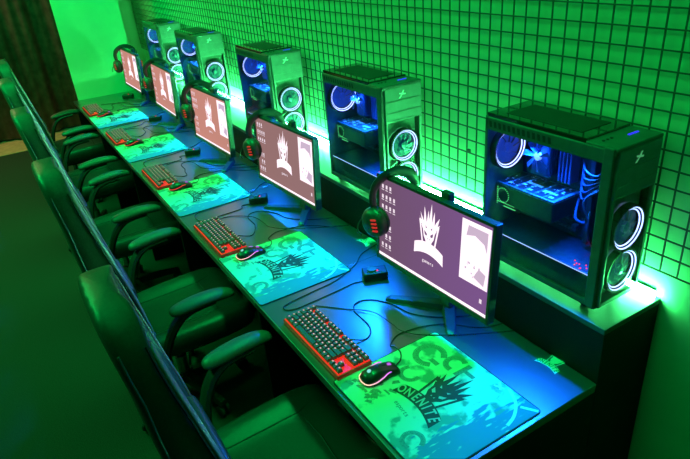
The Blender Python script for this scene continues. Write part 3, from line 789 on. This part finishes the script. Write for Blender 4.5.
# ------------------------------------------------------------------ chairs
def chair():
    g = thing('gaming_chair', '', 'chair', (0, 0, 0), 0, 'gaming chairs in a row')
    # backrest: levels (z, half width, rear y, front y)
    lv = [(.50, .235, -.225, -.105), (.60, .245, -.250, -.125), (.72, .248, -.278, -.140), (.82, .240, -.295, -.165), (.92, .236, -.308, -.188), (1.00, .236, -.316, -.205), (1.08, .228, -.322, -.225), (1.15, .216, -.334, -.240), (1.205, .196, -.342, -.249), (1.245, .160, -.346, -.252), (1.272, .105, -.343, -.256)]
    def ring(z, w, yr, yf, ins=0.0):
        t = yf - yr
        q = min(1, w / .2); half = [(w * .55, yr), (w - .022 * q, yr + .004), (w, yr + .018), (w, yf - .016), (w - .004 * q, yf - .006), (w - .022 * q, yf), (w - .060 * q, yf - .010 * q), (w * .45, yf - .016 * q)]
        pts = [(0, yr - .002)] + half + [(0, yf - .018 * q)] + [(-x, y) for x, y in half[::-1]]
        return [(x, y, z) for x, y in pts]
    MB().loft([ring(*l) for l in lv]).build('backrest', M['leather_side'], g, sub=1)
    fr = []
    # side wing facing, pink monitor light painted into its grey
    for s in (-1, 1):
        rings = []
        for z, w, yr, yf in lv[:-2]:
            q = min(1, w / .2)
            rings.append([(s * (w + .001), yf - .012, z), (s * (w - .003), yf - .002, z), (s * (w - .024 * q), yf + .004, z), (s * (w - .036 * q), yf + .001, z), (s * (w - .036 * q), yf - .012, z)])
        MB().loft(rings).build('side_wing', M['grey_edge'], g, sub=1)
        MB().tube([(s * (w + .0015), yr + .020, z) for z, w, yr, yf in lv[1:-2]], .0034, 6).build('piping', M['piping'], g, smooth=True)
        MB().tube([(s * (w + .0015), yf - .015, z) for z, w, yr, yf in lv[1:-2]], .0034, 6).build('piping', M['seam'], g, smooth=True)
        MB().tube([(s * .2345, -.304, .855), (s * .2345, -.24, .862), (s * .2345, -.20, .868)], .002, 6).build('side_seam', M['seam'], g)
    # lumbar cushion
    MB().box(-.175, .175, -.205, -.125, .56, .74, .03, seg=3).build('lumbar_cushion', M['leather'], g, sub=1)
    # seat
    def seatring(y, w, zt, zb):
        half = [(w * .55, zb), (w - .03, zb), (w, zb + .03), (w, zt - .012), (w - .03, zt + .018), (w - .085, zt + .008), (w - .115, zt - .012), (w * .3, zt - .014)]
        pts = [(0, zb)] + half + [(0, zt - .014)] + [(-x, z) for x, z in half[::-1]]
        return [(x, y, z) for x, z in pts]
    MB().loft([seatring(y, w, zt, zb) for y, w, zt, zb in [(-.215, .20, .455, .40), (-.19, .235, .475, .385), (-.05, .258, .482, .375), (.12, .265, .488, .375), (.24, .262, .492, .38), (.315, .25, .482, .385), (.345, .22, .455, .40)]]).build('seat', M['leather'], g, sub=1)
    b = MB()
    zz = .4745
    b.tube([(-.143, -.10, zz), (-.143, .05, zz + .003), (-.143, .19, zz + .007), (0, .20, zz + .006), (.143, .19, zz + .007), (.143, .05, zz + .003), (.143, -.10, zz)], .0028, 6)
    b.tube([(-.143, .19, zz + .007), (-.165, .26, zz + .012)], .0024, 6); b.tube([(.143, .19, zz + .007), (.165, .26, zz + .012)], .0024, 6)
    b.build('seat_seam', M['seam'], g)
    # armrests
    for s in (-1, 1):
        x = s * .345
        rings = []
        for t, w, h, zc_ in [(0, .014, .010, .672), (.04, .030, .020, .672), (.15, .040, .027, .676), (.4, .043, .030, .684), (.65, .041, .029, .688), (.85, .036, .026, .684), (.96, .026, .019, .676), (1, .012, .009, .672)]:
            y = -.055 + .27 * t
            rings.append([(x + s * .012 * t + w * math.cos(a), y, zc_ + h * (math.sin(a) if math.sin(a) > 0 else math.sin(a) * .75)) for a in [2 * PI * i / 14 for i in range(14)]])
        pad = MB().loft(rings).build('arm_pad', M['arm_pad'], g, sub=1)
        loop = smooth_path([(s * .345, .13, .668), (s * .342, .02, .655), (s * .335, -.045, .60), (s * .315, -.085, .51), (s * .285, -.10, .42), (s * .25, -.09, .375)], 5)
        MB().tube(loop, .018, 8, sx=1.7).build('arm_post', M['plastic'], g, smooth=True)
    # mechanism, gas lift, five-star base
    MB().box(-.12, .12, -.12, .13, .335, .38, .01).build('tilt_plate', M['plastic'], g)
    MB().lathe([(.028, .10), (.028, .22), (.018, .221), (.018, .34)], 16).build('gas_lift', M['chrome'], g, smooth=True)
    MB().lathe([(.001, .075), (.045, .075), (.05, .10), (.035, .125), (.001, .125)], 18).build('base_hub', M['plastic'], g, smooth=True)
    for i in range(5):
        a = 2 * PI * i / 5 + .3; d = Vector((math.cos(a), math.sin(a), 0)); nn = Vector((-d.y, d.x, 0))
        rings = []
        for t, w, zt, zb in ((.03, .028, .118, .08), (.16, .024, .108, .075), (.30, .017, .09, .066)):
            p = d * t; rings.append([p + nn * w + Vector((0, 0, zb)), p - nn * w + Vector((0, 0, zb)), p - nn * w * .7 + Vector((0, 0, zt)), p + nn * w * .7 + Vector((0, 0, zt))])
        leg = MB().loft(rings).build('leg', M['plastic'], g)
        p = d * .285
        cs = MB()
        for sd in (-1, 1):
            cs.lathe([(.001, -.009), (.025, -.009), (.029, -.005), (.029, .005), (.025, .009), (.001, .009)], 16, T(p.x + nn.x * sd * .016, p.y + nn.y * sd * .016, .029) @ R(a + PI / 2, 'Z') @ R(PI / 2, 'Y'))
        cs.tube([p + Vector((0, 0, .03)), p + Vector((0, 0, .075))], .007, 8)
        cs.build('caster', M['rubber'], leg, smooth=True)
    return g
ch0 = chair()
cx = [-.643, -1.72, -2.80, -3.87, -4.86]
crz = [0, 0, 0, 0, 0]
for k in range(N):
    o = ch0 if k == 0 else dup(ch0, (0, 0, 0))
    o.location = (cx[k], [0, 0, 0, 0, .03][k], 0); o.rotation_euler = (0, 0, crz[k])
    o['label'] = 'black high-backed gaming chair with padded arms at the desk, ' + ORD[k]

# ------------------------------------------------------------------ light
def area(name, loc, rot, sx, sy, col, e, spread=PI):
    l = bpy.data.lights.new(name, 'AREA'); l.shape = 'RECTANGLE'; l.size = sx; l.size_y = sy; l.color = col; l.energy = e; l.spread = spread
    o = bpy.data.objects.new(name, l); C.objects.link(o); o.location = loc; o.rotation_euler = rot; return o
GREEN = (.002, 1.0, .15)
area('wall_green_light', (-2.6, -.35, 2.9), (.75, 0, 0), 5.0, .7, GREEN, 41)
area('room_green_light', (-3.6, -1.7, 2.85), (0, 0, 0), 3.0, .3, GREEN, 135)
area('end_wall_green_light', (-4.0, -.2, 2.7), (0, .9, 0), .3, .8, GREEN, 22)  # unseen green fill, added because the end wall needed more light
area('desk_green_light', (-2.3, .55, 2.9), (0, 0, 0), 4.6, .15, GREEN, 19, math.radians(55))  # unseen narrow green fill, added to brighten the mouse pads
area('near_wall_green_light', (.9, -.2, 2.8), (.9, 0, 0), 1.0, .3, GREEN, 3)  # weak unseen green fill, added to lift the near stretch of wall
area('warm_passage_light', (-7.1, -1.4, 2.7), (0, 0, 0), .5, 1.2, (1, .5, .32), 30)
w = bpy.data.worlds.new('world'); bpy.context.scene.world = w; w.use_nodes = True
w.node_tree.nodes['Background'].inputs[0].default_value = (.003, .05, .03, 1); w.node_tree.nodes['Background'].inputs[1].default_value = .25

# ------------------------------------------------------------------ camera
CX, CY, CZ, YAW, PITCH, ROLL, F = .642, -.371, 1.2006, .5161, .4707, -.0872, 577.61
cy_, sy_, cp, sp_ = math.cos(YAW), math.sin(YAW), math.cos(PITCH), math.sin(PITCH)
f = Vector((-cy_ * cp, sy_ * cp, -sp_)); r = f.cross(Vector((0, 0, 1))).normalized(); u = r.cross(f)
c, s = math.cos(ROLL), math.sin(ROLL)
r2 = c * r + s * u; u2 = -s * r + c * u
cam = bpy.data.cameras.new('camera'); cam.sensor_fit = 'HORIZONTAL'; cam.sensor_width = 36; cam.lens = 36 * F / 690; cam.clip_start = .02
co = bpy.data.objects.new('camera', cam); C.objects.link(co)
co.matrix_world = Matrix(((r2.x, u2.x, -f.x, CX), (r2.y, u2.y, -f.y, CY), (r2.z, u2.z, -f.z, CZ + DZ), (0, 0, 0, 1)))
bpy.context.scene.camera = co
sc = bpy.context.scene
sc.view_settings.view_transform = 'Standard'; sc.view_settings.look = 'None'; sc.view_settings.exposure = 0
sc.cycles.use_denoising = True
sc.cycles.max_bounces = 8; sc.cycles.transparent_max_bounces = 12
sc.cycles.sample_clamp_indirect = 6
